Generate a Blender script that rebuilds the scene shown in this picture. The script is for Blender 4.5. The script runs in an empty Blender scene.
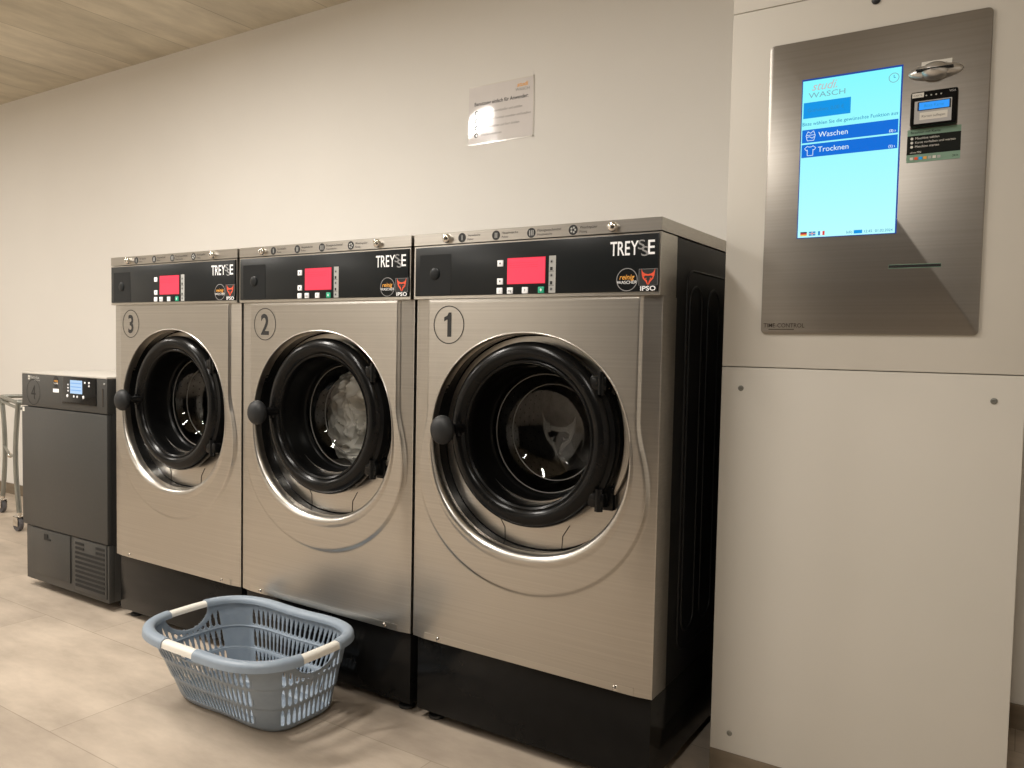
import bpy, bmesh, math, random
from mathutils import Vector, Matrix
random.seed(7)
PI = math.pi
scene = bpy.context.scene
COL = scene.collection

# ------------------------------------------------------------------ materials
def _nt(name):
    m = bpy.data.materials.new(name); m.use_nodes = True
    nt = m.node_tree
    return m, nt, nt.nodes['Principled BSDF']

def mat(name, col, rough=.5, metal=0., spec=.5, emis=None, estr=0., coat=0., trans=0.):
    m, nt, b = _nt(name)
    b.inputs['Base Color'].default_value = (*col, 1)
    b.inputs['Roughness'].default_value = rough
    b.inputs['Metallic'].default_value = metal
    b.inputs['Specular IOR Level'].default_value = spec
    b.inputs['Coat Weight'].default_value = coat
    if emis:
        b.inputs['Emission Color'].default_value = (*emis, 1)
        b.inputs['Emission Strength'].default_value = estr
    return m

def noise_mat(name, c1, c2, scale=(5, 5, 5), detail=6, rough=.6, metal=0., bump=0., r2=None, lo=.3, hi=.7, spec=.5, bdist=.002):
    m, nt, b = _nt(name)
    tc = nt.nodes.new('ShaderNodeTexCoord'); mp = nt.nodes.new('ShaderNodeMapping')
    mp.inputs['Scale'].default_value = scale
    n = nt.nodes.new('ShaderNodeTexNoise'); n.inputs['Scale'].default_value = 1; n.inputs['Detail'].default_value = detail
    cr = nt.nodes.new('ShaderNodeValToRGB')
    cr.color_ramp.elements[0].color = (*c1, 1); cr.color_ramp.elements[1].color = (*c2, 1)
    cr.color_ramp.elements[0].position = lo; cr.color_ramp.elements[1].position = hi
    L = nt.links.new
    L(tc.outputs['Object'], mp.inputs['Vector']); L(mp.outputs[0], n.inputs['Vector'])
    L(n.outputs['Fac'], cr.inputs[0]); L(cr.outputs[0], b.inputs['Base Color'])
    b.inputs['Metallic'].default_value = metal; b.inputs['Roughness'].default_value = rough
    b.inputs['Specular IOR Level'].default_value = spec
    if r2 is not None:
        mr = nt.nodes.new('ShaderNodeMapRange'); mr.inputs['To Min'].default_value = rough; mr.inputs['To Max'].default_value = r2
        L(n.outputs['Fac'], mr.inputs['Value']); L(mr.outputs[0], b.inputs['Roughness'])
    if bump:
        bp = nt.nodes.new('ShaderNodeBump'); bp.inputs['Strength'].default_value = bump; bp.inputs['Distance'].default_value = bdist
        L(n.outputs['Fac'], bp.inputs['Height']); L(bp.outputs[0], b.inputs['Normal'])
    return m

M = {}
M['wall'] = noise_mat('wall_paint', (.78, .755, .71), (.80, .775, .73), (2, 2, 2), 3, .75)
M['slab_dark'] = noise_mat('reflection_slab_dark', (.02, .018, .016), (.03, .027, .024), (4, 4, 4), 3, .6)
M['trim'] = noise_mat('baseboard_vinyl', (.16, .125, .085), (.23, .18, .125), (6, 6, 30), 5, .5)
M['steel'] = noise_mat('brushed_steel', (.47, .445, .41), (.53, .505, .465), (.8, 40, 240), 4, .27, 1., r2=.32, bump=.02, bdist=.0003)
M['steel_frame'] = noise_mat('steel_frame', (.50, .475, .435), (.55, .525, .48), (.6, 60, 300), 3, .27, 1., r2=.31)
M['steel_dark'] = noise_mat('terminal_steel', (.29, .268, .24), (.315, .293, .264), (.8, 40, 200), 4, .33, 1., r2=.38, bump=.03, bdist=.0004)
M['chrome'] = mat('chrome', (.80, .77, .72), .12, 1.)
M['glass_edge'] = mat('glass_edge_grey', (.16, .155, .145), .35)
M['silver'] = mat('satin_silver', (.62, .60, .57), .3, .75)
M['pale_top'] = mat('pale_worktop', (.50, .475, .43), .3)
M['drum'] = noise_mat('drum_steel', (.16, .155, .15), (.24, .23, .22), (40, 40, 40), 3, .35, 1.)
M['black_side'] = noise_mat('black_side_paint', (.007, .007, .0075), (.010, .010, .0105), (30, 30, 30), 3, .38, spec=.22)
M['black_gloss'] = noise_mat('black_gloss_paint', (.006, .006, .006), (.008, .008, .008), (20, 20, 20), 3, .14, spec=.16)
M['black_fascia'] = mat('black_fascia', (.012, .014, .015), .3, spec=.22)
M['black_square'] = mat('black_fascia_square', (.0095, .011, .012), .36, spec=.22)
M['black_door'] = noise_mat('black_door_plastic', (.004, .004, .004), (.006, .006, .006), (30, 30, 30), 3, .22, spec=.2)
M['black_funnel'] = noise_mat('black_funnel_plastic', (.003, .003, .003), (.004, .004, .004), (30, 30, 30), 3, .3, spec=.14)
M['black_rubber'] = mat('black_rubber', (.015, .015, .015), .45)
M['black_matte'] = mat('black_matte', (.006, .006, .006), .7)
M['knob'] = noise_mat('grey_knob', (.018, .019, .020), (.022, .023, .024), (60, 60, 60), 4, .5, spec=.3)
M['white_print'] = mat('white_print', (.85, .85, .85), .5, emis=(1, 1, 1), estr=.12)
M['grey_print'] = mat('grey_print', (.28, .28, .28), .5)
M['black_print'] = mat('black_print', (.012, .012, .012), .5)
M['orange_print'] = mat('orange_print', (.85, .40, .06), .5)
M['red_orange'] = mat('red_orange_print', (.85, .09, .03), .5)
M['green_btn'] = mat('green_button', (.02, .42, .24), .5)
M['strip_grey'] = mat('indicator_grey', (.42, .42, .40), .5)
M['red_screen'] = mat('red_lit_display', (.2, .01, .02), .3, emis=(1., .045, .095), estr=1.0)
M['red_line'] = mat('red_lit_line', (.2, .01, .02), .3, emis=(.75, .02, .05), estr=1.0)
M['anthracite'] = noise_mat('anthracite_paint', (.038, .038, .036), (.043, .043, .041), (80, 80, 80), 3, .42)
M['anthracite_light'] = noise_mat('anthracite_base', (.048, .047, .044), (.054, .053, .049), (80, 80, 80), 3, .45)
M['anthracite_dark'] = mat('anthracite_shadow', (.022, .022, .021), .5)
M['cabinet'] = noise_mat('white_laminate', (.66, .63, .565), (.69, .655, .59), (3, 3, 3), 4, .55)
M['basket'] = noise_mat('blue_grey_plastic', (.25, .305, .37), (.275, .33, .395), (40, 40, 40), 3, .42)
M['grip'] = mat('cream_plastic', (.80, .77, .70), .45)
M['linen'] = noise_mat('white_laundry', (.80, .77, .71), (.93, .91, .86), (14, 14, 14), 6, .85, bump=.3, bdist=.006)
M['tube'] = noise_mat('galvanised_tube', (.27, .275, .25), (.36, .365, .33), (30, 30, 10), 3, .35, .8)
M['wheel'] = mat('grey_rubber_wheel', (.09, .085, .09), .6)
M['paper'] = noise_mat('laminated_paper', (.72, .68, .66), (.76, .72, .70), (10, 10, 10), 2, .06, spec=.2)
M['foil'] = mat('clear_foil_edge', (.78, .74, .68), .15, spec=.7)
M['text_grey'] = mat('text_grey', (.25, .23, .22), .5)
M['brown_print'] = mat('brown_print', (.05, .035, .02), .6)
M['sticker_green'] = mat('sticker_green', (.20, .33, .24), .5)
M['sticker_black'] = mat('sticker_black', (.012, .014, .012), .6, spec=.1)
def lit(name, col, s=1.0):
    return mat(name, (.01, .01, .01), .4, spec=.06, emis=col, estr=s)
M['scr_blue'] = lit('screen_blue', (.0, .155, .70))
M['scr_mid'] = lit('screen_mid_blue', (.0, .30, .80))
M['scr_white'] = lit('screen_white', (.80, .97, 1.))
M['scr_text'] = lit('screen_text', (.02, .25, .55))
M['scr_grey'] = lit('screen_grey', (.20, .42, .52))
M['scr_pink'] = lit('screen_pinkish', (.58, .46, .50))
M['scr_edge'] = lit('screen_edge', (.01, .06, .34))
M['scr_red'] = lit('screen_red', (.75, .05, .05)); M['scr_gold'] = lit('screen_gold', (.9, .6, .1)); M['scr_black'] = lit('screen_black', (.01, .02, .05))
M['reader_blue'] = lit('reader_blue', (.03, .32, .95))
M['dryer_screen'] = lit('dryer_screen', (.50, .70, .95)); M['dryer_line'] = lit('dryer_screen_line', (.25, .48, .85))
M['reader_grey'] = mat('reader_grey', (.42, .41, .40), .4)
M['label_white'] = mat('label_white', (.72, .69, .62), .5)

def screen_bg():
    m, nt, b = _nt('screen_cyan')
    b.inputs['Base Color'].default_value = (.01, .01, .01, 1); b.inputs['Roughness'].default_value = .4; b.inputs['Specular IOR Level'].default_value = .06
    tc = nt.nodes.new('ShaderNodeTexCoord'); sp = nt.nodes.new('ShaderNodeSeparateXYZ')
    mr = nt.nodes.new('ShaderNodeMapRange'); mr.inputs['From Min'].default_value = 0; mr.inputs['From Max'].default_value = 1
    cr = nt.nodes.new('ShaderNodeValToRGB')
    cr.color_ramp.elements[0].color = (.50, 1., 1., 1); cr.color_ramp.elements[1].color = (.24, .96, 1., 1)
    nt.links.new(tc.outputs['Generated'], sp.inputs[0]); nt.links.new(sp.outputs['Z'], mr.inputs['Value'])
    nt.links.new(mr.outputs[0], cr.inputs[0]); nt.links.new(cr.outputs[0], b.inputs['Emission Color'])
    b.inputs['Emission Strength'].default_value = 1.0
    return m
M['scr_cyan'] = screen_bg()

def glass_mat():
    m = bpy.data.materials.new('door_glass'); m.use_nodes = True
    nt = m.node_tree; nt.nodes.remove(nt.nodes['Principled BSDF'])
    out = nt.nodes['Material Output']
    tr = nt.nodes.new('ShaderNodeBsdfTransparent'); tr.inputs[0].default_value = (.93, .93, .91, 1)
    gl = nt.nodes.new('ShaderNodeBsdfGlossy'); gl.inputs['Color'].default_value = (.9, .9, .9, 1); gl.inputs['Roughness'].default_value = .02
    fr = nt.nodes.new('ShaderNodeFresnel'); fr.inputs[0].default_value = 1.5
    mx = nt.nodes.new('ShaderNodeMixShader')
    nt.links.new(fr.outputs[0], mx.inputs[0]); nt.links.new(tr.outputs[0], mx.inputs[1]); nt.links.new(gl.outputs[0], mx.inputs[2])
    nt.links.new(mx.outputs[0], out.inputs[0])
    return m
M['glass'] = glass_mat()
def emblem_mat():
    m = bpy.data.materials.new('glass_print'); m.use_nodes = True
    nt = m.node_tree; b = nt.nodes['Principled BSDF']; out = nt.nodes['Material Output']
    b.inputs['Base Color'].default_value = (.35, .34, .31, 1); b.inputs['Roughness'].default_value = .5
    tr = nt.nodes.new('ShaderNodeBsdfTransparent'); mx = nt.nodes.new('ShaderNodeMixShader'); mx.inputs[0].default_value = .26
    nt.links.new(tr.outputs[0], mx.inputs[1]); nt.links.new(b.outputs[0], mx.inputs[2]); nt.links.new(mx.outputs[0], out.inputs[0])
    return m
M['emblem'] = emblem_mat()

def floor_mat():
    m, nt, b = _nt('vinyl_tile_floor')
    N = nt.nodes.new; L = nt.links.new
    tc = N('ShaderNodeTexCoord'); mp = N('ShaderNodeMapping')
    mp.inputs['Location'].default_value = (1.13 + .92 * 6, .6 + .46 * 10, 0)
    br = N('ShaderNodeTexBrick'); br.offset = .34; br.offset_frequency = 2; br.squash = 1
    br.inputs['Scale'].default_value = 1; br.inputs['Brick Width'].default_value = .92; br.inputs['Row Height'].default_value = .46
    br.inputs['Mortar Size'].default_value = .0015; br.inputs['Mortar Smooth'].default_value = .3; br.inputs['Bias'].default_value = -.1
    br.inputs['Color1'].default_value = (.51, .43, .345, 1); br.inputs['Color2'].default_value = (.42, .35, .28, 1)
    br.inputs['Mortar'].default_value = (.32, .27, .21, 1)
    n1 = N('ShaderNodeTexNoise'); n1.inputs['Scale'].default_value = 3.2; n1.inputs['Detail'].default_value = 9; n1.inputs['Roughness'].default_value = .62
    mp2 = N('ShaderNodeMapping'); mp2.inputs['Scale'].default_value = (.7, 1.7, 1)
    cr = N('ShaderNodeValToRGB'); cr.color_ramp.elements[0].position = .3; cr.color_ramp.elements[1].position = .72
    cr.color_ramp.elements[0].color = (.66, .65, .64, 1); cr.color_ramp.elements[1].color = (1.18, 1.18, 1.18, 1)
    mx = N('ShaderNodeMix'); mx.data_type = 'RGBA'; mx.blend_type = 'MULTIPLY'; mx.inputs[0].default_value = 1
    L(tc.outputs['Object'], mp.inputs[0]); L(mp.outputs[0], br.inputs['Vector'])
    L(tc.outputs['Object'], mp2.inputs[0]); L(mp2.outputs[0], n1.inputs['Vector']); L(n1.outputs['Fac'], cr.inputs[0])
    L(br.outputs['Color'], mx.inputs[6]); L(cr.outputs[0], mx.inputs[7]); L(mx.outputs[2], b.inputs['Base Color'])
    b.inputs['Roughness'].default_value = .5; b.inputs['Specular IOR Level'].default_value = .35
    bp = N('ShaderNodeBump'); bp.inputs['Strength'].default_value = .12; bp.inputs['Distance'].default_value = .002
    L(n1.outputs['Fac'], bp.inputs['Height']); L(bp.outputs[0], b.inputs['Normal'])
    return m
M['floor'] = floor_mat()

def ceiling_mat():
    m, nt, b = _nt('board_formed_concrete')
    N = nt.nodes.new; L = nt.links.new
    tc = N('ShaderNodeTexCoord'); mp = N('ShaderNodeMapping'); mp.inputs['Rotation'].default_value = (0, 0, PI / 2)
    mp.inputs['Location'].default_value = (20, 20.03, 0)
    br = N('ShaderNodeTexBrick'); br.offset = .37; br.inputs['Scale'].default_value = 1
    br.inputs['Brick Width'].default_value = 2.6; br.inputs['Row Height'].default_value = .5
    br.inputs['Mortar Size'].default_value = .004; br.inputs['Mortar Smooth'].default_value = .8
    br.inputs['Color1'].default_value = (.68, .615, .50, 1); br.inputs['Color2'].default_value = (.60, .54, .43, 1); br.inputs['Mortar'].default_value = (.40, .355, .28, 1)
    mp2 = N('ShaderNodeMapping'); mp2.inputs['Scale'].default_value = (3.2, 1.1, 1)
    n1 = N('ShaderNodeTexNoise'); n1.inputs['Scale'].default_value = 1.6; n1.inputs['Detail'].default_value = 10; n1.inputs['Roughness'].default_value = .65
    cr = N('ShaderNodeValToRGB'); cr.color_ramp.elements[0].position = .3; cr.color_ramp.elements[1].position = .7
    cr.color_ramp.elements[0].color = (.72, .71, .69, 1); cr.color_ramp.elements[1].color = (1.12, 1.12, 1.1, 1)
    mx = N('ShaderNodeMix'); mx.data_type = 'RGBA'; mx.blend_type = 'MULTIPLY'; mx.inputs[0].default_value = 1
    L(tc.outputs['Object'], mp.inputs[0]); L(mp.outputs[0], br.inputs['Vector'])
    L(tc.outputs['Object'], mp2.inputs[0]); L(mp2.outputs[0], n1.inputs['Vector']); L(n1.outputs['Fac'], cr.inputs[0])
    L(br.outputs['Color'], mx.inputs[6]); L(cr.outputs[0], mx.inputs[7]); L(mx.outputs[2], b.inputs['Base Color'])
    b.inputs['Roughness'].default_value = .85
    bp = N('ShaderNodeBump'); bp.inputs['Strength'].default_value = .3; bp.inputs['Distance'].default_value = .004
    L(n1.outputs['Fac'], bp.inputs['Height']); L(bp.outputs[0], b.inputs['Normal'])
    return m
M['ceiling'] = ceiling_mat()

# ------------------------------------------------------------------ mesh builder
class MB:
    def __init__(s): s.v = []; s.f = []; s.mi = []; s.mats = []
    def _m(s, m):
        m = M[m] if isinstance(m, str) else m
        if m not in s.mats: s.mats.append(m)
        return s.mats.index(m)
    def add(s, vs, fs, m):
        k = len(s.v); i = s._m(m)
        s.v += [tuple(v) for v in vs]
        for f in fs: s.f.append([k + j for j in f]); s.mi.append(i)
        return s
    def bm(s, bm, m):
        bm.verts.index_update()
        s.add([v.co[:] for v in bm.verts], [[v.index for v in f.verts] for f in bm.faces], m); bm.free(); return s
    def box(s, x0, x1, y0, y1, z0, z1, m, bev=0., seg=2):
        bm = bmesh.new(); bmesh.ops.create_cube(bm, size=1)
        for v in bm.verts:
            v.co = Vector((x0 + (v.co.x + .5) * (x1 - x0), y0 + (v.co.y + .5) * (y1 - y0), z0 + (v.co.z + .5) * (z1 - z0)))
        if bev: bmesh.ops.bevel(bm, geom=bm.edges[:], offset=bev, segments=seg, profile=.5, affect='EDGES')
        return s.bm(bm, m)
    def quad(s, x0, x1, z0, z1, y, m):      # faces -y
        return s.add([(x0, y, z0), (x1, y, z0), (x1, y, z1), (x0, y, z1)], [(0, 1, 2, 3)], m)
    def poly(s, pts, y, m):
        return s.add([(x, y, z) for x, z in pts], [tuple(range(len(pts)))], m)
    def disc(s, cx, cz, r, y, m, n=40, rz=None):
        rz = rz or r
        return s.add([(cx + r * math.cos(2 * PI * i / n), y, cz + rz * math.sin(2 * PI * i / n)) for i in range(n)], [tuple(range(n))], m)
    def ring(s, cx, cz, r0, r1, y, m, n=56):
        vs = []
        for i in range(n):
            a = 2 * PI * i / n; vs += [(cx + r0 * math.cos(a), y, cz + r0 * math.sin(a)), (cx + r1 * math.cos(a), y, cz + r1 * math.sin(a))]
        return s.add(vs, [(2 * i, 2 * ((i + 1) % n), 2 * ((i + 1) % n) + 1, 2 * i + 1) for i in range(n)], m)
    def lathe_y(s, prof, cx, cz, m, n=96):   # prof: (r, y) list, around an axis along y
        vs = []; k = len(prof)
        for i in range(n):
            a = 2 * PI * i / n
            for r, y in prof: vs.append((cx + r * math.cos(a), y, cz + r * math.sin(a)))
        fs = []
        for i in range(n):
            j = (i + 1) % n
            for q in range(k - 1): fs.append((i * k + q, i * k + q + 1, j * k + q + 1, j * k + q))
        return s.add(vs, fs, m)
    def lathe_z(s, prof, cx, cy, m, n=24):
        vs = []; k = len(prof)
        for i in range(n):
            a = 2 * PI * i / n
            for r, z in prof: vs.append((cx + r * math.cos(a), cy + r * math.sin(a), z))
        fs = []
        for i in range(n):
            j = (i + 1) % n
            for q in range(k - 1): fs.append((i * k + q, j * k + q, j * k + q + 1, i * k + q + 1))
        return s.add(vs, fs, m)
    def tube(s, pts, r, m, n=12, closed=False, caps=True):
        pts = [Vector(p) for p in pts]; N = len(pts); vs = []; fs = []
        rr = r if isinstance(r, (list, tuple)) else [r] * N
        up = Vector((0, 0, 1)); prev = None
        for i, p in enumerate(pts):
            if closed: t = pts[(i + 1) % N] - pts[i - 1]
            else: t = pts[min(i + 1, N - 1)] - pts[max(i - 1, 0)]
            t.normalize()
            a = prev if prev else (up if abs(t.z) < .9 else Vector((1, 0, 0)))
            u = (a - t * a.dot(t)).normalized(); prev = u; w = t.cross(u)
            for q in range(n):
                an = 2 * PI * q / n; vs.append(p + (u * math.cos(an) + w * math.sin(an)) * rr[i])
        for i in range(N if closed else N - 1):
            j = (i + 1) % N
            for q in range(n):
                q2 = (q + 1) % n; fs.append((i * n + q, i * n + q2, j * n + q2, j * n + q))
        if caps and not closed:
            fs.append(tuple(range(n))[::-1]); fs.append(tuple((N - 1) * n + q for q in range(n)))
        return s.add(vs, fs, m)
    def sphere(s, c, r, m, sc=(1, 1, 1), u=28, v=16):
        bm = bmesh.new(); bmesh.ops.create_uvsphere(bm, u_segments=u, v_segments=v, radius=r)
        for q in bm.verts: q.co = Vector((c[0] + q.co.x * sc[0], c[1] + q.co.y * sc[1], c[2] + q.co.z * sc[2]))
        return s.bm(bm, m)
    def text(s, t, x, z, size, y, m, align='LEFT', sx=1., bold=0., shear=0.):
        vs, fs, w = text_geo(t, bold, shear)
        off = 0 if align == 'LEFT' else (-w * size * sx / 2 if align == 'CENTER' else -w * size * sx)
        return s.add([(x + off + a * size * sx, y, z + b * size) for a, b in vs], fs, m)
    def build(s, name, parent=None, smooth=35, loc=None):
        me = bpy.data.meshes.new(name); me.from_pydata(s.v, [], s.f)
        for m in s.mats: me.materials.append(m)
        me.polygons.foreach_set('material_index', s.mi)
        if smooth:
            me.polygons.foreach_set('use_smooth', [True] * len(me.polygons)); me.set_sharp_from_angle(angle=math.radians(smooth))
        me.update()
        o = bpy.data.objects.new(name, me); COL.objects.link(o)
        if parent: o.parent = parent
        if loc: o.location = loc
        return o

_tc = {}
def text_geo(t, bold=0., shear=0.):
    key = (t, bold, shear)
    if key not in _tc:
        cu = bpy.data.curves.new('lettering', 'FONT'); cu.body = t; cu.size = 1; cu.resolution_u = 3; cu.offset = bold; cu.shear = shear
        ob = bpy.data.objects.new('lettering', cu)
        me = bpy.data.meshes.new_from_object(ob)
        vs = [(v.co.x, v.co.y) for v in me.vertices]; fs = [tuple(p.vertices) for p in me.polygons]
        x0 = min(a for a, b in vs) if vs else 0; w = (max(a for a, b in vs) - x0) if vs else 0
        _tc[key] = ([(a - x0, b) for a, b in vs], fs, w)
        bpy.data.objects.remove(ob); bpy.data.curves.remove(cu); bpy.data.meshes.remove(me)
    return _tc[key]

def tag(o, label=None, cat=None, group=None, kind=None):
    if label: o['label'] = label
    if cat: o['category'] = cat
    if group: o['group'] = group
    if kind: o['kind'] = kind
    return o
def thing(name, label, cat, loc=(0, 0, 0), rz=0, group=None):
    o = bpy.data.objects.new(name, None); o.empty_display_size = .1; COL.objects.link(o)
    o.location = loc; o.rotation_euler = (0, 0, rz)
    return tag(o, label, cat, group)
def stadium(cx, w, z0, z1, n=12):           # closed outline, points in (a, z)
    r = w / 2; pts = []
    for i in range(n + 1):
        a = PI * i / n; pts.append((cx + r * math.cos(a), z1 - r + r * math.sin(a)))
    for i in range(n + 1):
        a = PI + PI * i / n; pts.append((cx + r * math.cos(a), z0 + r + r * math.sin(a)))
    return pts
def rrect(x0, x1, z0, z1, r, n=6):
    pts = []
    for cx, cz, a0 in ((x1 - r, z1 - r, 0), (x0 + r, z1 - r, PI / 2), (x0 + r, z0 + r, PI), (x1 - r, z0 + r, 1.5 * PI)):
        for i in range(n + 1):
            a = a0 + PI / 2 * i / n; pts.append((cx + r * math.cos(a), cz + r * math.sin(a)))
    return pts
def plate(mb, pts, y0, y1, m, bev=.001):    # solid plate from a (x,z) outline, front at y0
    bm = bmesh.new(); vs = [bm.verts.new((x, y0, z)) for x, z in pts]; f = bm.faces.new(vs)
    r = bmesh.ops.extrude_face_region(bm, geom=[f])
    for v in [e for e in r['geom'] if isinstance(e, bmesh.types.BMVert)]: v.co.y = y1
    bmesh.ops.recalc_face_normals(bm, faces=bm.faces[:])
    if bev:
        ed = [e for e in bm.edges if all(abs(v.co.y - y0) < 1e-7 for v in e.verts)]
        bmesh.ops.bevel(bm, geom=ed, offset=bev, segments=2, profile=.5, affect='EDGES')
    return mb.bm(bm, m)

# ------------------------------------------------------------------ room shell
XL, XR, YF, YB, ZC = -6.6, 2.3, -4.6, .94, 2.555
def struct(name, x0, x1, y0, y1, z0, z1, m):
    o = MB().box(x0, x1, y0, y1, z0, z1, m).build(name, smooth=0); o['kind'] = 'structure'; return o
struct('floor', XL, XR, YF, YB, -.1, 0, 'floor')
struct('ceiling', XL, XR, YF, YB, ZC, ZC + .12, 'ceiling')
struct('wall_back', XL, XR, YB, YB + .12, 0, ZC, 'wall')
struct('wall_front', XL, XR, YF - .12, YF, 0, ZC, 'wall')
struct('wall_left', XL - .12, XL, YF, YB, 0, ZC, 'wall')
struct('wall_right', XR, XR + .12, YF, YB, 0, ZC, 'wall')
struct('baseboard_back', XL, XR, YB - .012, YB, 0, .068, 'trim')
struct('baseboard_right', XR - .012, XR, YF, YB - .012, 0, .068, 'trim')
struct('baseboard_left', XL, XL + .012, YF, YB - .012, 0, .068, 'trim')
# unseen dark slab opposite the terminal, added to darken the steel reflections
struct('dark_reflection_slab', -2.7, 2.25, YF, YF + .05, 0, 2.5, 'slab_dark')

# ------------------------------------------------------------------ washing machine
W = .71; PITCH = .72
DZ, RZ = .8225, .80            # door centre, recess centre height
def sel(th, a, b, n):
    c, s_ = math.cos(th), math.sin(th)
    return (abs(c / a) ** n + abs(s_ / b) ** n) ** (-1 / n)

def front_panel():
    mb = MB(); hx = .3525; z0, z1 = .2375, 1.165
    cz = .79
    crn = [math.atan2(z - cz, x) for x, z in ((hx, z1), (-hx, z1), (-hx, z0), (hx, z0), (.308, z1), (-.308, z1), (.308 + .006, z1), (-.314, z1))]
    ths = sorted(set([round(-PI + 2 * PI * i / 240, 6) for i in range(240)] + [round(c, 6) for c in crn]))
    def rb(th):
        c, s_ = math.cos(th), math.sin(th); r = 9
        if c > 1e-9: r = min(r, hx / c)
        if c < -1e-9: r = min(r, -hx / c)
        if s_ > 1e-9: r = min(r, (z1 - cz) / s_)
        if s_ < -1e-9: r = min(r, (z0 - cz) / s_)
        return r
    def re(th):      # raised area: upright rectangle above, circle below
        c, s_ = math.cos(th), math.sin(th)
        R = .342
        oz = .712 - cz; ea, eb = .334, .290     # ray against the lower ellipse
        qa = (c / ea) ** 2 + (s_ / eb) ** 2; qb = -s_ * oz / eb ** 2; qc = (oz / eb) ** 2 - 1
        circ = (-qb + math.sqrt(max(0, qb * qb - qa * qc))) / qa
        rect = 9
        if abs(c) > 1e-9: rect = .308 / abs(c)
        # soft maximum joins the two outlines
        if s_ > 0 and rect > .9: return rect
        if rect * s_ > .717 - cz - .06:
            kk = .03; hh = max(kk - abs(rect - circ), 0) / kk
            return max(rect, circ) + hh * hh * kk / 4
        return circ
    rings = []
    def slope(x): return max(0, abs(x) - .312) / .04 * .006
    for th in ths:
        c, s_ = math.cos(th), math.sin(th)
        RB = rb(th); RE = min(re(th), RB - 0.0)
        oz = RZ - cz
        # recess edge radius measured from (0,cz)
        h = sel(th, .286, .275, 2.12); h = h + oz * s_
        col = []
        def P(r, y):
            r = min(r, RB); x = c * r; z = cz + s_ * r
            col.append((x, y, z))
        t_ = min(1, max(0, (.35 - s_) / 1.2)); lw = (.005 + .027 * t_ * t_ * (3 - 2 * t_)) / .031
        for dr_, y_ in ((-.001, .020), (-.001, .010), (.001, .002), (.006, -.006), (.013, -.0105), (.021, -.011), (.027, -.009), (.031, -.0078)):
            P(h + dr_ * lw, y_ if y_ > 0 else -.0078 + (y_ + .0078) * (.3 + .7 * lw))
        hl = h + .032 * lw
        RE = min(max(RE, hl + .004), RB); T_ = max(hl + .0005, RE - .014); q_ = min(hl + .008, T_)
        P(min(hl + .002, T_), -.0078); P(q_, -.0078); P((q_ + T_) / 2, -.0078)
        P(max(hl + .0005, RE - .014), -.0078); P(max(hl + .001, RE - .010), -.0078); P(max(hl + .0015, RE - .006), -.0077)
        P(max(hl + .002, RE - .003), -.0068)
        def PB(r, y):
            r = min(r, RB); x = c * r; z = cz + s_ * r
            if r >= RB - 1e-6 and RE >= RB - .004 and s_ > .3: col.append((x, -.0068, z))
            else: col.append((x, y + slope(x), z))
        e0 = max(hl + .002, RE)
        PB(e0 + .0015, -.0012); PB(e0 + .0035, -.0002); PB(e0 + .008, 0); PB(e0 + .014, 0)
        PB((e0 + .014 + max(RB, e0 + .014)) / 2, 0)
        PB(RB, 0)
        rings.append(col)
    k = len(rings[0]); n = len(rings); vs = [p for col in rings for p in col]; fs = []
    for i in range(n):
        j = (i + 1) % n
        for q in range(k - 1): fs.append((i * k + q, i * k + q + 1, j * k + q + 1, j * k + q))
    bm = bmesh.new(); bv = [bm.verts.new(v) for v in vs]
    for f in fs: bm.faces.new([bv[i] for i in f])
    bmesh.ops.remove_doubles(bm, verts=bm.verts[:], dist=.0004)
    bmesh.ops.dissolve_degenerate(bm, dist=.0003, edges=bm.edges[:])
    bmesh.ops.recalc_face_normals(bm, faces=bm.faces[:])
    mb.bm(bm, 'steel')
    # folded side flanges
    for sx in (-1, 1):
        mb.box(min(sx * .3525, sx * .355), max(sx * .3525, sx * .355), .006, .088, z0, z1, 'steel')
    return mb

def fox(mb, cx, cz, s, y, m):          # the two-part flame / horned-head emblem
    for k in (-1, 1):
        ear = [(.06, -.48), (.16, -.30), (.34, -.12), (.42, .10), (.46, .50), (.36, .30), (.20, .20), (.0, .16), (.0, .06), (.18, .08), (.30, .02), (.24, -.12), (.08, -.20), (.0, -.48)]
        pts = [(cx + k * a * s, cz + b * s) for a, b in ear]
        if k < 0: pts = pts[::-1]
        mb.poly(pts, y, m)
        cheek = [(.10, -.06), (.26, -.10), (.14, -.14)]
        pts = [(cx + k * a * s, cz + b * s) for a, b in cheek]
        mb.poly(pts if k > 0 else pts[::-1], y, m)

def reinig(mb, cx, cz, r, y):
    mb.ring(cx, cz, r * .93, r, y, 'grey_print', 48)
    mb.text('reinig', cx, cz + r * .02, r * .62, y, 'orange_print', 'CENTER', 1., .012, .25)
    mb.text('WASCHER', cx, cz - r * .36, r * .38, y, 'white_print', 'CENTER', 1.05)

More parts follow.
